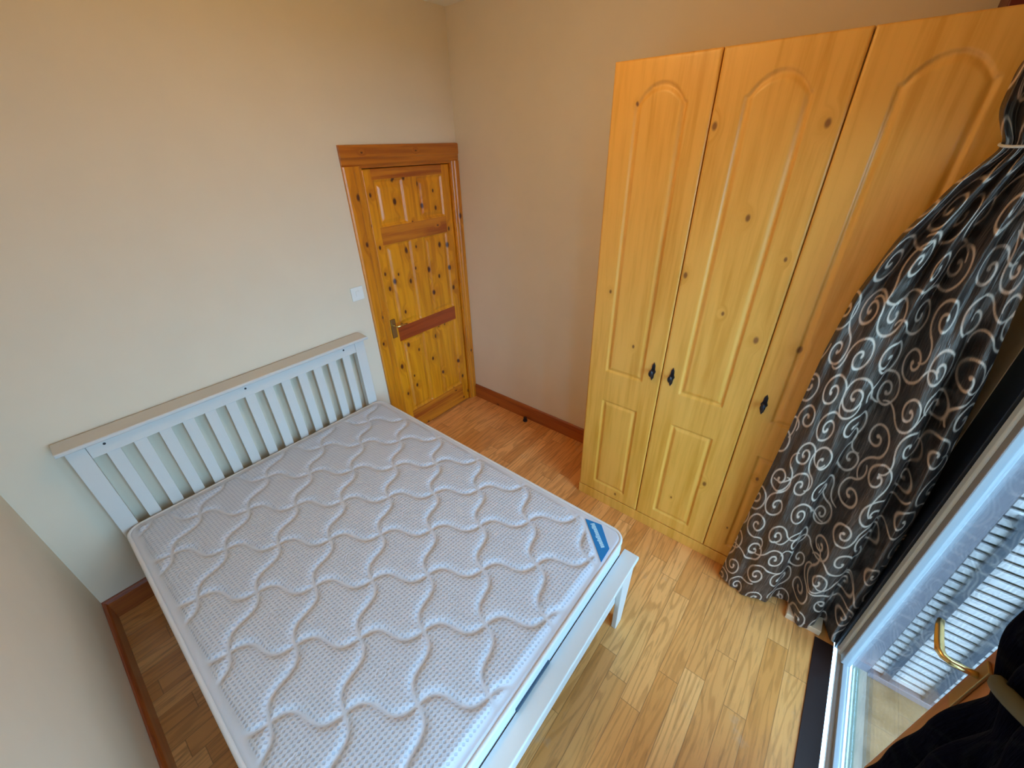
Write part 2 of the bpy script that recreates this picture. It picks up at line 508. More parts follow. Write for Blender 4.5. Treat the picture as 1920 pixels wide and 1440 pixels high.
# ------------------------------------------------------------------ pine door
def height_panel(name, u0, u1, v0, v1, du, hfun, place, mats, matfun=None, parent=None, thick=.035):
    """relief face over [u0,u1]x[v0,v1]; place(u, v, h) gives the point; closed at the back"""
    nu = max(2, int(round((u1 - u0) / du))); nv = max(2, int(round((v1 - v0) / du)))
    u = np.linspace(u0, u1, nu + 1); v = np.linspace(v0, v1, nv + 1)
    UU, VV = np.meshgrid(u, v)
    Hh = hfun(UU, VV)
    edge = np.minimum(np.minimum(UU - u0, u1 - UU), np.minimum(VV - v0, v1 - VV))
    Hh = Hh - .003 * (1 - sm(0, .006, edge))
    P = place(UU, VV, Hh)
    # rim going to the back
    me = grid_mesh(name, P)
    bm = bmesh.new(); bm.from_mesh(me)
    be = [e for e in bm.edges if e.is_boundary]
    r = bmesh.ops.extrude_edge_only(bm, edges=be)
    back = place(np.array([0.0]), np.array([0.0]), np.array([-thick]))[0] - place(np.array([0.0]), np.array([0.0]), np.array([0.0]))[0]
    ax = int(np.argmax(np.abs(back)))
    lvl = place(np.array([0.0]), np.array([0.0]), np.array([-thick]))[0][ax]
    for g in r['geom']:
        if isinstance(g, bmesh.types.BMVert): g.co[ax] = lvl
    be = [e for e in bm.edges if e.is_boundary]
    bmesh.ops.contextual_create(bm, geom=be)
    bmesh.ops.recalc_face_normals(bm, faces=list(bm.faces))
    for f in bm.faces:
        f.smooth = len(f.verts) == 4
        if matfun:
            c = f.calc_center_median()
            f.material_index = matfun(c)
    bm.to_mesh(me); bm.free()
    return link(name, me, mats, parent)

def rect_d(U_, V_, a0, a1, b0, b1):
    return np.minimum(np.minimum(U_ - a0, a1 - U_), np.minimum(V_ - b0, b1 - V_))

def relief(d, depth, w1, flat, w2, rise):
    """from the frame (d<0) down into a groove, then up a bevel to the raised field"""
    return -depth * sm(0, w1, d) + rise * sm(w1 + flat, w1 + flat + w2, d)

DR = (DX0, .02, 0)
dr = root('door_1', DR, 'orange varnished pine door with six panels in the far corner', 'door', kind='structure')
LX0, LX1 = 1.937, 2.638
DP = [(2.005, 2.222, 1.625, 1.895), (2.335, 2.560, 1.625, 1.895), (2.005, 2.222, .935, 1.515), (2.335, 2.560, .935, 1.515),
      (2.005, 2.222, .20, .825), (2.335, 2.560, .20, .825)]
def door_h(U_, V_):
    h = np.zeros_like(U_)
    for p in DP:
        d = rect_d(U_, V_, *p)
        h = h + np.where(d > 0, relief(d, .011, .012, .006, .030, .008), 0)
    # joints between rails, stiles and muntins
    return h
def door_mat(c):
    x, z = c[0] + DR[0], c[2] + DR[2]
    for a0, a1, b0, b1 in DP:
        if a0 < x < a1 and b0 < z < b1: return 0
    if x < 2.0 or x > 2.565: return 0
    if .825 <= z <= .935: return 2
    if 1.515 <= z <= 1.625 or z > 1.895 or z < .2: return 1
    return 0
height_panel('leaf', LX0, LX1, .006, 1.958, .0055, door_h,
             lambda u, v, h: np.stack([u - DR[0], 0.008 - h - DR[1] + 0 * u, v - DR[2]], -1),
             [M_door_v, M_door_h, M_door_red], door_mat, dr, .04)
# lining and architraves
box('lining', (DX0 - .019, LX0 - .003, -.004, .098, 0, DZ), M_arch, dr, DR, .001)
box('lining', (LX1 + .003, DX1 + .019, -.004, .098, 0, DZ), M_arch, dr, DR, .001)
box('lining', (DX0 - .019, DX1 + .019, -.004, .098, DZ - .003, DZ + .019), M_arch_h, dr, DR, .001)
def arch_profile(c0, c1, out):
    # c0 outer edge, c1 inner edge
    s = 1 if c1 > c0 else -1
    w = abs(c1 - c0)
    return [(c0, -.0005), (c0, -.014), (c0 + s * w * .08, -.019), (c0 + s * w * .55, -.019), (c0 + s * w * .66, -.013),
            (c0 + s * w * .9, -.012), (c1, -.008), (c1, -.0005)]
prism('architrave', arch_profile(1.806, 1.922, 1), 'Z', 0, 1.975, M_arch, dr, DR, .0008)
prism('architrave', arch_profile(WX - .0005, 2.652, 1), 'Z', 0, 1.975, M_arch, dr, DR, .0008)
pts = [(-.0005, 2.082), (-.014, 2.082), (-.019, 2.074), (-.019, 2.02), (-.013, 2.01), (-.012, 1.985), (-.008, 1.975), (-.0005, 1.975)]
prism('architrave', pts, 'X', 1.806, WX - .0005, M_arch_h, dr, DR, .0008)
box('handle_plate', (1.928 + .012, 1.928 + .05, -.003, .004, .872, 1.012), M_aged, dr, DR, .0015)
hp = tube('lever', [(1.957, .004, .968), (1.957, -.035, .968), (1.962, -.046, .968), (1.99, -.05, .968), (2.045, -.046, .966)],
          [.008, .008, .0085, .008, .006], M_brass, dr, DR, 12)
# light switch by the door
sw = root('light_switch', (1.735, 0, 1.262), 'white square light switch on the wall left of the pine door', 'light switch')
box('plate', (1.692, 1.778, -.009, -.0003, 1.22, 1.306), M_plastic, sw, (1.735, 0, 1.262), .003)
box('rocker', (1.722, 1.748, -.014, -.008, 1.245, 1.281), M_plastic, sw, (1.735, 0, 1.262), .002)
# door stop on the floor
ds = root('door_stop', (2.665, -.64, 0), 'small dark door stop on the floor against the skirting', 'door stop')
cyl('base', (2.665, -.64, .007), 'Z', .019, .0138, M_rubber, ds, (2.665, -.64, 0), 20, .003)
cyl('bumper', (2.665, -.64, .027), 'Z', .014, .028, M_rubber, ds, (2.665, -.64, 0), 20, .005)

# ceiling lamp: its glowing bulb is the room's warm light
LC = (1.28, -1.42)
LO = (LC[0], LC[1], H)
lamp = root('ceiling_lamp', LO, 'bare warm bulb hanging on a short cord from the ceiling', 'lamp')
cyl('ceiling_rose', (LC[0], LC[1], H - .0155), 'Z', .045, .03, M_plastic, lamp, LO, 28, .006)
cyl('cord', (LC[0], LC[1], H - .055), 'Z', .0035, .05, M_plastic, lamp, LO, 10, 0)
cyl('bulb_holder', (LC[0], LC[1], H - .10), 'Z', .018, .05, M_plastic, lamp, LO, 20, .003)
bt = NT('glowing_bulb')
em = bt.n('ShaderNodeEmission', {'Color': (1.0, .63, .24, 1), 'Strength': 165.0})
bt.t.links.new(em.outputs[0], bt.out.inputs[0])
bm = bmesh.new()
bmesh.ops.create_uvsphere(bm, u_segments=20, v_segments=14, radius=.05, matrix=Matrix.Translation((0, 0, -.172)))
for v_ in bm.verts:
    if v_.co.z > -.172: v_.co.x *= 1 - .55 * (v_.co.z + .172) / .05; v_.co.y *= 1 - .55 * (v_.co.z + .172) / .05
me = bpy.data.meshes.new('bulb'); bm.to_mesh(me); bm.free()
link('bulb', me, bt.m, lamp, smooth=True)

# ------------------------------------------------------------------ wardrobe
WF = 2.244
YS = [-1.426, -1.8325, -2.239, -2.6455]
WT = 2.337
WR = (WF + .2, -2.04, 0)
wr = root('wardrobe', WR, 'tall pine wardrobe with three arched panel doors against the right wall', 'wardrobe')
bm = bmesh.new()
def wb(*b):
    add_box(bm, b[0] - WR[0], b[1] - WR[0], b[2] - WR[1], b[3] - WR[1], b[4] - WR[2], b[5] - WR[2])
wb(WF + .022, WX - .02, YS[0] - .018, YS[0], 0, WT)
wb(WF + .022, WX - .02, YS[3], YS[3] + .018, 0, WT)
wb(WF + .022, WX - .02, YS[2] - .009, YS[2] + .009, .08, WT - .02)
wb(WF + .022, WX - .02, YS[3] + .018, YS[0] - .018, .062, .08)
wb(WF + .022, WX - .02, YS[3] + .018, YS[0] - .018, WT - .018, WT)
wb(WX - .028, WX - .02, YS[3] + .018, YS[0] - .018, .08, WT - .018)
me = bpy.data.meshes.new('carcass'); bm.to_mesh(me); bm.free()
link('carcass', me, M_wardrobe, wr)
box('plinth', (WF + .001, WF + .021, YS[3], YS[0], 0.0, .074), M_wardrobe, wr, WR, .002)
for k in range(3):
    yl, yr = YS[k] - .0022, YS[k + 1] + .0022      # larger y = nearer the far wall
    pu0, pu1 = yr + .098, yl - .107
    if k == 0: pu0, pu1 = -1.741, -1.530
    if k == 1: pu0, pu1 = -2.138, -1.931
    if k == 2: pu0, pu1 = -2.548, -2.336
    cu, hw = (pu0 + pu1) / 2, (pu1 - pu0) / 2
    def dh(U_, V_, pu0=pu0, pu1=pu1, cu=cu, hw=hw):
        t_ = (U_ - cu) / hw
        top = 2.196 + .066 * np.clip(1 - (t_ / .86) ** 2, 0, 1) ** .8
        d1 = np.minimum(np.minimum(U_ - pu0, pu1 - U_), np.minimum(V_ - .975, (top - V_) * .85))
        d2 = rect_d(U_, V_, pu0, pu1, .155, .79)
        h = np.zeros_like(U_)
        for d in (d1, d2):
            h += np.where(d > 0, relief(d, .0075, .009, .002, .020, .0065), 0)
        return h
    dname = 'door'
    d_o = height_panel(dname, yr, yl, .080, WT - .001, .0045, dh,
                       lambda u, v, h: np.stack([WF - h - WR[0] + 0 * u, u - WR[1], v - WR[2]], -1),
                       [M_wardrobe], None, wr, .02)
    hy = [-1.788, -1.884, -2.292][k]
    hz = 1.058
    # cast pull: pointed back plate, stem and a turned T knob
    bm = bmesh.new()
    pts = [(0, .050), (.007, .034), (.008, .014), (.013, 0), (.008, -.014), (.007, -.034), (0, -.050),
           (-.007, -.034), (-.008, -.014), (-.013, 0), (-.008, .014), (-.007, .034)]
    X0 = WF - .0002
    fr = [bm.verts.new((X0 - .004 - WR[0], hy + p[0] - WR[1], hz + p[1] - WR[2])) for p in pts]
    bk = [bm.verts.new((X0 - WR[0], hy + p[0] * 1.1 - WR[1], hz + p[1] * 1.05 - WR[2])) for p in pts]
    bm.faces.new(fr); bm.faces.new(bk[::-1])
    for i in range(12):
        bm.faces.new((fr[i], bk[i], bk[(i + 1) % 12], fr[(i + 1) % 12]))
    bmesh.ops.recalc_face_normals(bm, faces=list(bm.faces))
    bmesh.ops.create_cone(bm, cap_ends=True, segments=14, radius1=.007, radius2=.005, depth=.022,
                          matrix=Matrix.Translation((X0 - .014 - WR[0], hy - WR[1], hz - WR[2])) @ Matrix.Rotation(-PI / 2, 4, 'Y'))
    bmesh.ops.create_uvsphere(bm, u_segments=14, v_segments=10, radius=.011,
                              matrix=Matrix.Translation((X0 - .030 - WR[0], hy - WR[1], hz - WR[2])) @ Matrix.Diagonal((.8, 1.0, 1.7, 1)))
    me = bpy.data.meshes.new('pull_handle'); bm.to_mesh(me); bm.free()
    link('pull_handle', me, M_dark, d_o)

rb = box('storage_box', (2.36, 2.68, -2.84, -2.502, WT + .001, WT + .20), M_redbox, bevel=.004)
tag(rb, 'dark red box on top of the wardrobe, only its corner in view', 'box')

# ------------------------------------------------------------------ bed frame
BR = (.95, -1.05, 0)
bed = root('bed_frame', BR, 'white painted double bed frame with slatted headboard', 'bed frame')
BX0, BX1 = .222, 1.657
HF, HK = -.090, -.045          # front and back of the headboard posts
prism('cap_rail', [(-.012, 1.000), (-.122, 1.000), (-.125, 1.004), (-.125, 1.014), (-.121, 1.019), (-.012, 1.019)], 'X', .200, 1.672, M_captop, bed, BR, .0015)
box('post', (BX0, BX0 + .066, HF, HK, 0, 1.0), M_white, bed, BR, .003)
box('post', (BX1 - .066, BX1, HF, HK, 0, 1.0), M_white, bed, BR, .003)
box('top_rail', (BX0 + .067, BX1 - .067, HF + .001, HK - .002, .925, .999), M_white, bed, BR, .0015)
box('bottom_rail', (BX0 + .067, BX1 - .067, HF + .001, HK - .002, .26, .40), M_white, bed, BR, .0015)
g0, g1 = BX0 + .066, BX1 - .066
per = (g1 - g0 + .049) / 14
for i in range(13):
    xs = g0 + per * (i + 1) - .049
    box('slat', (xs, xs + .049, HF + .008, HF + .024, .40, .925), M_white, bed, BR, .0015)
for x in (.347, .93, 1.51):
    cyl('screw_hole', (x, HF + .0008, .972), 'Y', .0055, .002, M_hole, bed, BR, 14, 0)
box('side_rail', (BX0 + .004, BX0 + .028, -1.985, HF - .0005, .22, .40), M_white, bed, BR, .003)
box('side_rail', (BX1 - .028, BX1 - .004, -1.985, HF - .0005, .22, .40), M_white, bed, BR, .003)
box('centre_rail', (.925, .965, -1.985, HF - .0005, .24, .30), M_white, bed, BR, .002)
for k in range(13):
    y = -.2 - k * .142
    box('base_slat', (BX0 + .029, BX1 - .029, y - .035, y + .035, .384, .400), M_pineblock, bed, BR, .002)
box('foot_rail', (BX0 + .01, BX1 - .02, -2.028, -1.988, .20, .418), M_white, bed, BR, .003)
prism('foot_cap', [(-1.990, .418), (-2.058, .418), (-2.062, .423), (-2.062, .440), (-2.058, .445), (-1.990, .445)], 'X', BX0 - .01, 1.664, M_white, bed, BR, .002)
leg_pts = [(1.538, .417), (1.655, .417), (1.646, .36), (1.632, .20), (1.612, 0), (1.552, 0)]
prism('leg', leg_pts, 'Y', -2.052, -2.0285, M_white, bed, BR, .003)
prism('leg', [(BX0 + 1.657 - x, z_) for x, z_ in leg_pts], 'Y', -2.052, -2.0285, M_white, bed, BR, .003)

# ------------------------------------------------------------------ mattress
MX0, MX1, MY0, MY1 = .236, 1.676, -1.980, -.100
MZ1, MZ0 = .532, .402
MR = ((MX0 + MX1) / 2, (MY0 + MY1) / 2, MZ0)
mt = root('mattress', MR, 'white quilted double mattress with a blue corner label, on the bed frame', 'mattress')
A_, B_ = (MX1 - MX0) / 2, (MY1 - MY0) / 2
RC = .062
nx, ny = 330, 430
sx = np.linspace(-1, 1, nx + 1); sy = np.linspace(-B_, B_, ny + 1)
def halfw(y):
    k = np.clip(np.abs(y) - (B_ - RC), 0, RC)
    return A_ - (RC - np.sqrt(np.maximum(RC * RC - k * k, 0)))
YY, SX = np.meshgrid(sy, sx, indexing='ij')
XX = SX * halfw(YY)
wx, wy = XX + MR[0], YY + MR[1]
# lattice of crossing wavy quilt lines
PQ = .1608
AMP = .0165
a = ((wx - .977) - (wy + 1.097) * .985) / 2
b = ((wx - .977) + (wy + 1.097) * .985) / 2
fb = b - AMP * np.sin(2 * PI * a / PQ)
fa = a + AMP * np.sin(2 * PI * b / PQ)
def near(v):
    k = (v / PQ) - np.round(v / PQ)
    return np.abs(k) * PQ
def slope(f):
    gy, gx = np.gradient(f)
    dx = np.gradient(XX, axis=1); dy = np.gradient(YY, axis=0)
    return np.sqrt((gx / np.maximum(dx, 1e-4)) ** 2 + (gy / np.maximum(dy, 1e-4)) ** 2)
da = near(fa) / np.maximum(slope(fa), .3)
db = near(fb) / np.maximum(slope(fb), .3)
dq = np.minimum(da, db)
# distance to the rim
cx = np.clip(np.abs(XX) - (A_ - RC), 0, None); cy = np.clip(np.abs(YY) - (B_ - RC), 0, None)
rim = np.where((cx > 0) & (cy > 0), RC - np.sqrt(cx ** 2 + cy ** 2), np.minimum(A_ - np.abs(XX), B_ - np.abs(YY)))
rim = np.maximum(rim, 0)
fade = sm(.022, .060, rim)
# the corner beyond the label is plain
lp0, lp1 = np.array([1.640, -1.790]), np.array([1.478, -1.962])
ld = (lp1 - lp0) / np.linalg.norm(lp1 - lp0); ln_ = np.array([-ld[1], ld[0]])
cs = (wx - lp0[0]) * ln_[0] + (wy - lp0[1]) * ln_[1]
fade = fade * (1 - sm(-.03, -.006, cs))
puff = 1 - np.exp(-(dq / .0105) ** 1.2)
quilt = puff * fade
stitch = np.exp(-(dq / .0030) ** 2)
Z = MZ1 - .009 + .0145 * puff * fade + .0040 * stitch * fade - .0 * fade
Z -= .012 * (1 - sm(0, .018, rim)) ** 2
Z += .004 * np.sin(wx * 3.1 + .6) * np.sin(wy * 2.3) * (1 - sm(-.05, -.006, cs))
# small leaf sprigs knitted in some of the cells
leaf = np.zeros_like(XX)
rng = np.random.RandomState(4)
def leaf_shape(px, py, ang, L):
    c, s = math.cos(ang), math.sin(ang)
    u = (wx - px) * c + (wy - py) * s; v = -(wx - px) * s + (wy - py) * c
    t_ = np.clip(u / L, 0, 1)
    wdt = .30 * L * np.sin(PI * t_) ** .8
    on = (u > 0) & (u < L)
    return np.where(on, np.exp(-((np.abs(v) - wdt) / .0022) ** 2) + .8 * np.exp(-(v / .0018) ** 2) * (t_ < .8), 0)
for i in range(-9, 10):
    for j in range(-9, 10):
        if (i + 2 * j) % 3: continue
        a0, b0 = (i + .5) * PQ, (j + .5) * PQ
        px = .977 + a0 + b0; py = -1.097 + (b0 - a0) / .985
        if not (MX0 + .05 < px < MX1 - .05 and MY0 + .05 < py < MY1 - .05): continue
        base_a = -PI / 2 + rng.uniform(-.3, .3)
        leaf = np.maximum(leaf, leaf_shape(px, py + .02, base_a - .45, .055))
        leaf = np.maximum(leaf, leaf_shape(px, py + .02, base_a + .45, .048))
leaf = np.clip(leaf, 0, 1) * fade
P = np.stack([XX, YY, Z - MR[2]], -1)
me = grid_mesh('quilted_top', P, {'quilt': quilt, 'leaf': leaf})
link('quilted_top', me, M_mattress, mt, smooth=True)
# side border
def outline(off=0.0, n=14):
    pts = []
    for cxn, cyn, a0 in ((1, 1, 0), (-1, 1, 90), (-1, -1, 180), (1, -1, 270)):
        for k in range(n + 1):
            an = math.radians(a0 + 90 * k / n)
            pts.append((cxn * (A_ - RC) + (RC + off) * math.cos(an), cyn * (B_ - RC) + (RC + off) * math.sin(an)))
    return pts
prof = [(-.004, MZ1 - .020), (.001, MZ1 - .028), (.005, MZ1 - .055), (.006, (MZ0 + MZ1) / 2), (.005, MZ0 + .035), (.001, MZ0 + .018), (-.004, MZ0 + .010), (-.02, MZ0)]
rings = []
for off_, z in prof:
    o_ = outline(off_)
    o_.append(o_[0])
    rings.append([(x, y, z - MR[2]) for x, y in o_])
me = grid_mesh('side_border', np.array(rings), {'quilt': np.zeros((len(prof), len(rings[0]))), 'leaf': np.zeros((len(prof), len(rings[0])))}, flip=True)
bm = bmesh.new(); bm.from_mesh(me)
bmesh.ops.remove_doubles(bm, verts=bm.verts, dist=.0003)
low = [e for e in bm.edges if e.is_boundary and all(v.co.z < .01 for v in e.verts)]
bmesh.ops.contextual_create(bm, geom=low)
bmesh.ops.recalc_face_normals(bm, faces=list(bm.faces))
bm.to_mesh(me); bm.free()
link('side_border', me, M_mattress, mt, smooth=True)
tube('piping', [(x + MR[0], y + MR[1], MZ1 - .017) for x, y in outline(-.001, 10)], .0085, M_piping, mt, MR, 10, True)
tube('piping', [(x + MR[0], y + MR[1], MZ0 + .014) for x, y in outline(-.001, 10)], .0080, M_piping, mt, MR, 10, True)
box('side_strip', (.86, 1.05, MY0 - .0135, MY0 - .0035, .449, .465), M_strip, mt, MR, .002)
# blue label sewn across the foot corner
lab = [(1.640, -1.790), (1.655, -1.868), (1.560, -1.958), (1.478, -1.962)]
def zat(x, y):
    return MZ1 + .0035
def flat_patch(name, pts, z0, th, mat, parent):
    return prism(name, pts, 'Z', z0, z0 + th, mat, parent, MR, .0004)
lb = flat_patch('corner_label', lab, MZ1 - .0100, .0035, M_label, mt)
# row of pale printed strokes
bm = bmesh.new()
p0 = Vector((1.636, -1.832)); p1 = Vector((1.545, -1.935))
dirv = (p1 - p0).normalized(); nv = Vector((dirv.y, -dirv.x))
rng2 = random.Random(3)
u = 0.0; Ln = (p1 - p0).length
while u < Ln - .006:
    w_ = rng2.choice((.0045, .006, .008)); hgt = rng2.choice((.016, .016, .020))
    q = [p0 + dirv * u - nv * .008, p0 + dirv * (u + w_) - nv * .008, p0 + dirv * (u + w_) + nv * (hgt - .008), p0 + dirv * u + nv * (hgt - .008)]
    lo = [bm.verts.new((c.x - MR[0], c.y - MR[1], MZ1 - .0070 - MR[2])) for c in q]
    hi = [bm.verts.new((c.x - MR[0], c.y - MR[1], MZ1 - .0058 - MR[2])) for c in q]
    bm.faces.new(hi)
    for i in range(4): bm.faces.new((lo[i], lo[(i + 1) % 4], hi[(i + 1) % 4], hi[i]))
    u += w_ + .0018
bmesh.ops.recalc_face_normals(bm, faces=list(bm.faces))
me = bpy.data.meshes.new('label_print'); bm.to_mesh(me); bm.free()
link('label_print', me, M_label_text, lb)

# ------------------------------------------------------------------ curtains
def swirl_mask(wid, hei, res, seed, lw=.0048, pitch=.168):
    """scrolling spirals with tails, drawn into a grid in fabric metres"""
    nu, nv = int(wid / res) + 1, int(hei / res) + 1
    m = np.zeros((nv, nu), np.float32)
    rg = np.random.RandomState(seed)
    def stamp(x, y, r):
        i0, i1 = int((x - r * 2) / res), int((x + r * 2) / res) + 2
        j0, j1 = int((y - r * 2) / res), int((y + r * 2) / res) + 2
        i0, j0 = max(i0, 0), max(j0, 0); i1, j1 = min(i1, nu), min(j1, nv)
        if i0 >= i1 or j0 >= j1: return
        xs = np.arange(i0, i1) * res - x; ys = np.arange(j0, j1) * res - y
        d = np.sqrt(xs[None, :] ** 2 + ys[:, None] ** 2)
        v = 1 - np.clip((d - r * .7) / (r * .7), 0, 1)
        m[j0:j1, i0:i1] = np.maximum(m[j0:j1, i0:i1], v)
    rowh = pitch * .92
    for j in range(-1, int(hei / rowh) + 2):
        for i in range(-1, int(wid / pitch) + 2):
            x = (i + (.5 if j % 2 else 0)) * pitch + rg.uniform(-.018, .018)
            y = j * rowh + rg.uniform(-.016, .016)
            Rm = pitch * rg.uniform(.40, .54)
            hand = rg.choice((-1, 1)); ph = rg.uniform(0, 2 * PI)
            turns = rg.uniform(1.35, 1.7)
            n_ = 90
            T_ = turns * 2 * PI
            for k in range(n_ + 1):
                t_ = k / n_
                r_ = Rm * (.10 + .90 * t_ ** .95)
                an = ph + hand * T_ * t_
                stamp(x + r_ * math.cos(an), y + r_ * math.sin(an), lw if k > 3 else lw * 1.5)
            # tail leaves the rim and curls back the other way
            an = ph + hand * T_
            ex, ey = x + Rm * math.cos(an), y + Rm * math.sin(an)
            dr_ = an + hand * PI / 2
            L = pitch * rg.uniform(.55, .95); curv = -hand * rg.uniform(4, 14)
            st = 40
            for k in range(st):
                ex += math.cos(dr_) * L / st; ey += math.sin(dr_) * L / st
                dr_ += curv * L / st * (1 + 1.5 * k / st)
                stamp(ex, ey, lw * (1 - .35 * k / st))
    return m

def sample(m, res, u, v):
    i = np.clip((u / res), 0, m.shape[1] - 1.001); j = np.clip((v / res), 0, m.shape[0] - 1.001)
    i0, j0 = i.astype(int), j.astype(int); fi, fj = i - i0, j - j0
    return (m[j0, i0] * (1 - fi) * (1 - fj) + m[j0, i0 + 1] * fi * (1 - fj) + m[j0 + 1, i0] * (1 - fi) * fj + m[j0 + 1, i0 + 1] * fi * fj)

# patterned curtain bunched beside the wardrobe
CR = (2.13, -2.66, 0)
ct = root('curtain', CR, 'dark brown curtain with cream swirls, gathered in front of the wardrobe', 'curtain')
ns, nz = 330, 900
s = np.linspace(0, 1, ns); z = np.linspace(2.50, .006, nz)
SS, ZZ = np.meshgrid(s, z)
zl = [0, .5, 1.02, 1.40, 1.61, 1.80, 1.95, 2.035, 2.06, 2.11, 2.20, 2.32, 2.50]
yl = [-2.362, -2.385, -2.408, -2.418, -2.436, -2.480, -2.545, -2.603, -2.585, -2.556, -2.553, -2.60, -2.64]
yr = [-2.925, -2.905, -2.872, -2.832, -2.800, -2.775, -2.752, -2.735, -2.742, -2.760, -2.775, -2.785, -2.79]
am = [.100, .100, .098, .088, .072, .050, .032, .014, .020, .035, .040, .030, .022]
xc = [2.215, 2.215, 2.212, 2.205, 2.190, 2.165, 2.145, 2.140, 2.130, 2.115, 2.115, 2.13, 2.14]
def ip(vals): return np.interp(ZZ, zl, vals)
def smooth_rows(a, k=15):
    ker = np.ones(k) / k
    ap = np.pad(a, ((k // 2, k // 2), (0, 0)), mode='edge')
    return np.apply_along_axis(lambda c: np.convolve(c, ker, 'valid'), 0, ap)
yL, yR, AM, XC = (smooth_rows(ip(v)) for v in (yl, yr, am, xc))
def hump(c, w, h):
    return h * np.exp(-((SS - c) / w) ** 2)
drift = .02 * np.sin(ZZ * 2.3)
f = np.interp(SS + drift * .5, [0, .05, .12, .18, .23, .30, .36, .415, .435, .47, .55, .60, .64, .69, .75, .785, .80, .84, .875, .90, .94, .98, 1],
              [.55, .80, .95, .80, 1.0, 1.0, .86, .70, .12, .0, .05, .55, 1.0, 1.02, .86, .72, .10, .0, .60, .95, .85, .55, .35])
ker = np.hanning(17); ker /= ker.sum()
f = np.apply_along_axis(lambda c: np.convolve(np.pad(c, 8, mode='edge'), ker, 'valid'), 1, f)
f += .10 * np.sin(SS * 34 + 2.2 * np.sin(ZZ * 1.7)) * sm(.0, 1.2, ZZ)
gather = sm(1.35, 2.0, ZZ)
f = f * (1 - .55 * gather) + gather * .55 * (np.sin(SS * 2 * PI * 5.0 + .6) + .3 * np.sin(SS * 2 * PI * 11))
# balloon above the tie
ball = sm(2.05, 2.13, ZZ) * (1 - sm(2.25, 2.45, ZZ))
X = XC - AM * f - ball * .045 * np.sin(PI * np.clip(SS, 0, 1))
X += .0022 * np.sin(ZZ * 47 + SS * 21) * np.sin(ZZ * 19 - SS * 50)
edge_in = 1 - sm(0, .04, SS)
X = X + .004 * edge_in
Y = yL + (yR - yL) * SS + .006 * np.sin(ZZ * 5 + SS * 9) * np.sin(PI * SS)
# hem ripples on the floor line
Zr = ZZ + (1 - sm(0, .12, ZZ)) * (.012 + .010 * np.sin(SS * 24))
FW = 1.02
u = SS * FW; v = 2.5 - ZZ
mask = swirl_mask(FW, 2.52, .003, 11)
P = np.stack([X - CR[0], Y - CR[1], Zr - CR[2]], -1)
me = grid_mesh('drape', P, {'swirl': sample(mask, .003, u, v)}, np.stack([u, v], -1), flip=False)
link('drape', me, M_curtain, ct, smooth=True)
# tie round the gathered neck
ring = []
for k in range(36):
    an = 2 * PI * k / 36
    ring.append((2.128 + .046 * math.cos(an), -2.668 + .076 * math.sin(an), 2.038 + .004 * math.sin(an * 2)))
tube('tie_cord', ring, .0035, plain('pale_cord', (.62, .58, .54), .6), ct, CR, 8, True)

# second swirl curtain by the glazed door, backlit shade painted in as navy black
CR2 = (1.08, -2.79, 0)
ct2 = root('curtain', CR2, 'swirl curtain, its shade painted in as dark navy, beside the brass lever handle', 'curtain')
ns, nz = 150, 420
s = np.linspace(0, 1, ns); z = np.linspace(2.45, .012, nz)
SS, ZZ = np.meshgrid(s, z)
xr = np.interp(ZZ, [0, .7, 1.15, 1.20, 1.26, 1.34, 2.45], [1.195, 1.188, 1.172, 1.166, 1.160, 1.225, 1.24])
xl = np.interp(ZZ, [0, .7, 1.15, 1.25, 1.34, 2.45], [.86, .87, .90, .93, .88, .84])
xr = smooth_rows(xr, 9); xl = smooth_rows(xl, 21)
X = xr + (xl - xr) * SS
am2 = np.interp(ZZ, [0, 1.1, 1.25, 1.4, 2.45], [.034, .028, .012, .028, .03])
Y = -2.80 + am2 * np.sin(SS * 2 * PI * 4.3 + .4 * np.sin(ZZ * 2)) + .003 * np.sin(ZZ * 33 + SS * 30)
u = SS * .8; v = 2.45 - ZZ
mask2 = swirl_mask(.8, 2.46, .004, 23)
P = np.stack([X - CR2[0], Y - CR2[1], ZZ], -1)
me = grid_mesh('drape', P, {'swirl': sample(mask2, .004, u, v)}, np.stack([u, v], -1), flip=True)
link('drape', me, M_curtain_shaded, ct2, smooth=True)
ring = []
for k in range(40):
    an = 2 * PI * k / 40
    ring.append((1.045 + .122 * math.cos(an), -2.80 + .026 * math.sin(an), 1.365 - .09 * math.cos(an)))
tube('tieback', ring, .011, M_olive, ct2, CR2, 10, True, 1.3)

# curtain pole over the glazing
pr = root('curtain_pole', (1.2, -2.78, 2.56), 'wooden curtain pole above the balcony doors', 'curtain pole')
cyl('pole', (1.25, -2.78, 2.56), 'X', .015, 2.15, M_stile, pr, (1.2, -2.78, 2.56), 20)
for x in (.45, 2.05):
    box('bracket', (x - .012, x + .012, YW + .0005, -2.765, 2.535, 2.55), M_stile, pr, (1.2, -2.78, 2.56), .002)

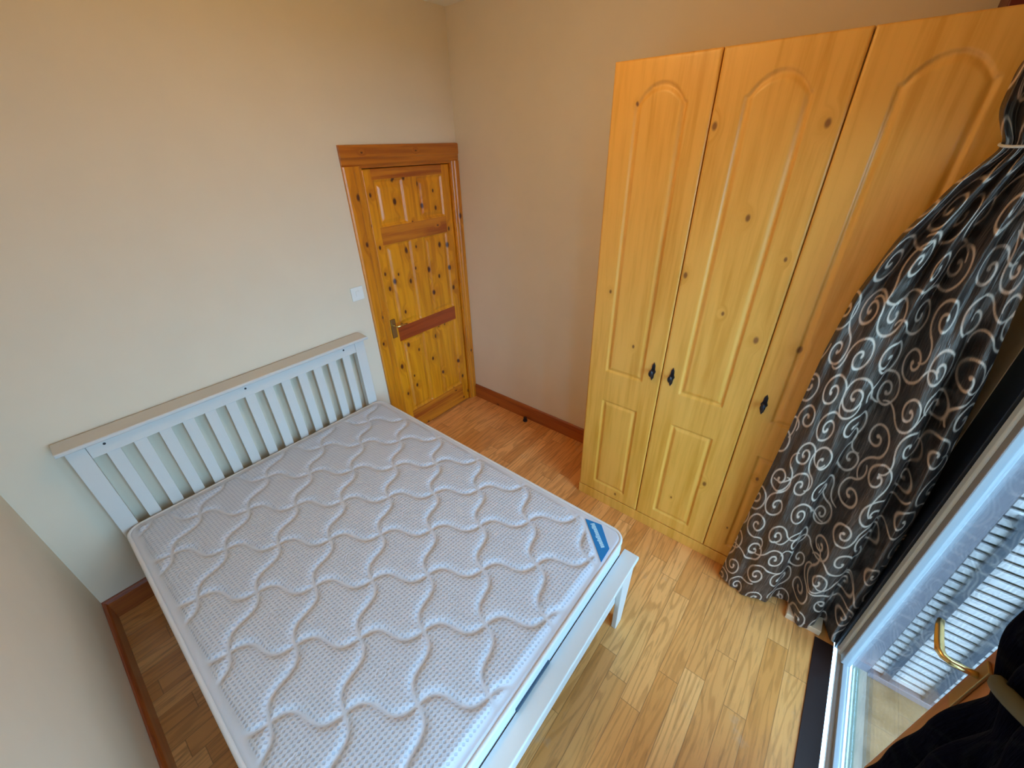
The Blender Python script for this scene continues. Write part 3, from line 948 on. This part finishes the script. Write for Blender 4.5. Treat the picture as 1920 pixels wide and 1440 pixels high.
# ------------------------------------------------------------------ balcony doors
FR = (2.05, YW - .03, 0)
fr = root('door_2', (1.75, YW - .03, 0), 'glazed balcony door in a pale metal frame with a brass lever handle', 'door', kind='structure')
FO = (1.75, YW - .03, 0)
YF = YW - .010         # front of the leaf
GX0, GX1 = 1.425, 2.005
def fbox(n, b, m, bv=.002): return box(n, b, m, fr, FO, bv)
fbox('hinge_stile', (2.062, 2.112, YF - .045, YF, .03, 2.10), plain('pale_door_stile', (.72, .80, .84), .3, coat=.4), .008)
fbox('glazing_bead', (GX1, 2.050, YF - .040, YF - .004, .06, 2.05), M_frame, .004)
fbox('gasket', (2.046, 2.060, YF - .040, YF - .008, .055, 2.06), M_gasket, .001)
prism('bottom_rail', [(YF - .045, .004), (YF - .004, .004), (YF, .010), (YF, .030), (YF - .006, .036), (YF - .045, .036)], 'X', 1.413, 2.112, plain('white_sill_edge', (.46, .46, .46), .35), fr, FO, .002)
fbox('bottom_bead', (1.413, 2.056, YF - .040, YF - .014, .0365, .062), M_frame, .002)
fbox('top_rail', (1.413, 2.112, YF - .045, YF, 2.05, 2.11), M_frame, .004)
fbox('lock_stile', (1.290, 1.412, YF - .045, YF + .012, .004, 2.11), M_stile, .004)
fbox('glass_pane', (1.412, 2.052, YF - .026, YF - .020, .050, 2.06), M_glass, 0)
hx, hz_ = 1.376, 1.045
yb = YF + .0125
fbox('handle_plate', (hx - .016, hx + .016, yb, yb + .006, hz_ - .12, hz_ + .04), M_aged, .002)
tube('lever', [(hx, yb + .003, hz_), (hx, yb + .030, hz_), (hx, yb + .048, hz_), (hx + .006, yb + .060, hz_), (hx + .018, yb + .066, hz_),
               (hx + .045, yb + .066, hz_ + .001), (hx + .085, yb + .064, hz_ + .003), (hx + .108, yb + .060, hz_ + .004)],
     [.0085, .0085, .0085, .009, .0095, .009, .0085, .007], M_brass, fr, FO, 14, flat=.8)

# near leaf, behind the second curtain
wn_ = root('window_1', (.72, YW - .03, 0), 'near glazed leaf of the balcony doors', 'window', kind='structure')
WO = (.72, YW - .03, 0)
for n, b in (('stile', (.19, .25, YF - .045, YF, .004, 2.11)), ('stile', (1.215, 1.286, YF - .045, YF, .004, 2.11)),
             ('rail', (.25, 1.215, YF - .045, YF, .004, .10)), ('rail', (.25, 1.215, YF - .045, YF, 2.05, 2.11))):
    box(n, b, M_frame, wn_, WO, .003)
box('glass_pane', (.25, 1.215, YF - .026, YF - .020, .10, 2.05), M_glass, wn_, WO, 0)

struct(box('trim_2', (2.1135, 2.2995, YW - .05, YW - .002, 0, 2.158), M_jamb, bevel=.002), 'dark frame post between the curtain and the balcony door')
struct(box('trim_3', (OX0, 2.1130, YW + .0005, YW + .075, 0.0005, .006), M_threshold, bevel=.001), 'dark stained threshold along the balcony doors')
struct(box('trim_4', (OX0, 2.113, YW - .06, YW, 2.112, 2.158), M_jamb, bevel=.002), 'dark frame head over the balcony doors')

# ------------------------------------------------------------------ outside
struct(box('ground_outside', (-8, 10, -14.0, YO, -.20, -.10), plain('low_bounce_ground', (.05, .06, .03), .9), bevel=0), 'unseen dark ground, added to cut light bounced onto the upper walls')  # unseen, added dark so less light bounces up to the walls
struct(box('floor_outside', (1.0, 2.6, -4.6, YO, -.0995, -.012), M_stone, bevel=0), 'weathered stone paving outside the glass')
struct(box('wall_reveal', (2.085, 2.2995, YO + .0005, YW - .0505, -.01, 2.158), M_reveal, bevel=0), 'blue grey outer reveal beside the glass')
FX = 2.088
fe = root('slatted_screen', (FX, -3.5, -.012), 'white slatted screen with blue grey posts outside the glazed door', 'fence')
FEO = (FX, -3.5, -.012)
box('kerb', (FX - .018, FX + .05, -4.2, YO - .001, -.012, .020), M_reveal, fe, FEO, .003)
z_ = .026; i = 0
while z_ < 2.05:
    box('slat', (FX + .002, FX + .014, -4.2, YO - .003, z_, z_ + .027), M_slat, fe, FEO, .0015, 1)
    z_ += .041
for y in (-3.07, -3.205, -3.40, -3.62, -3.9):
    box('post', (FX - .016, FX + .0005, y - .014, y + .014, .0205, .99), M_post, fe, FEO, .002)
box('rail', (FX - .020, FX + .0005, -4.2, -3.045, .991, 1.03), M_post, fe, FEO, .002)
struct(box('screen_backing', (FX + .05, FX + .12, -4.2, YO - .003, -.012, 2.1), plain('dark_backing_board', (.10, .09, .05), .9, bump=.5, bscale=40), bevel=0), 'dark backing board behind the slatted screen')  # plain dark board added as backing, seen through the slat gaps
#struct(box('ceiling_outside', (1.30, 3.2, -4.6, YO - .002, 2.2, 2.3), M_reveal, bevel=0), 'balcony canopy above the slatted screen')
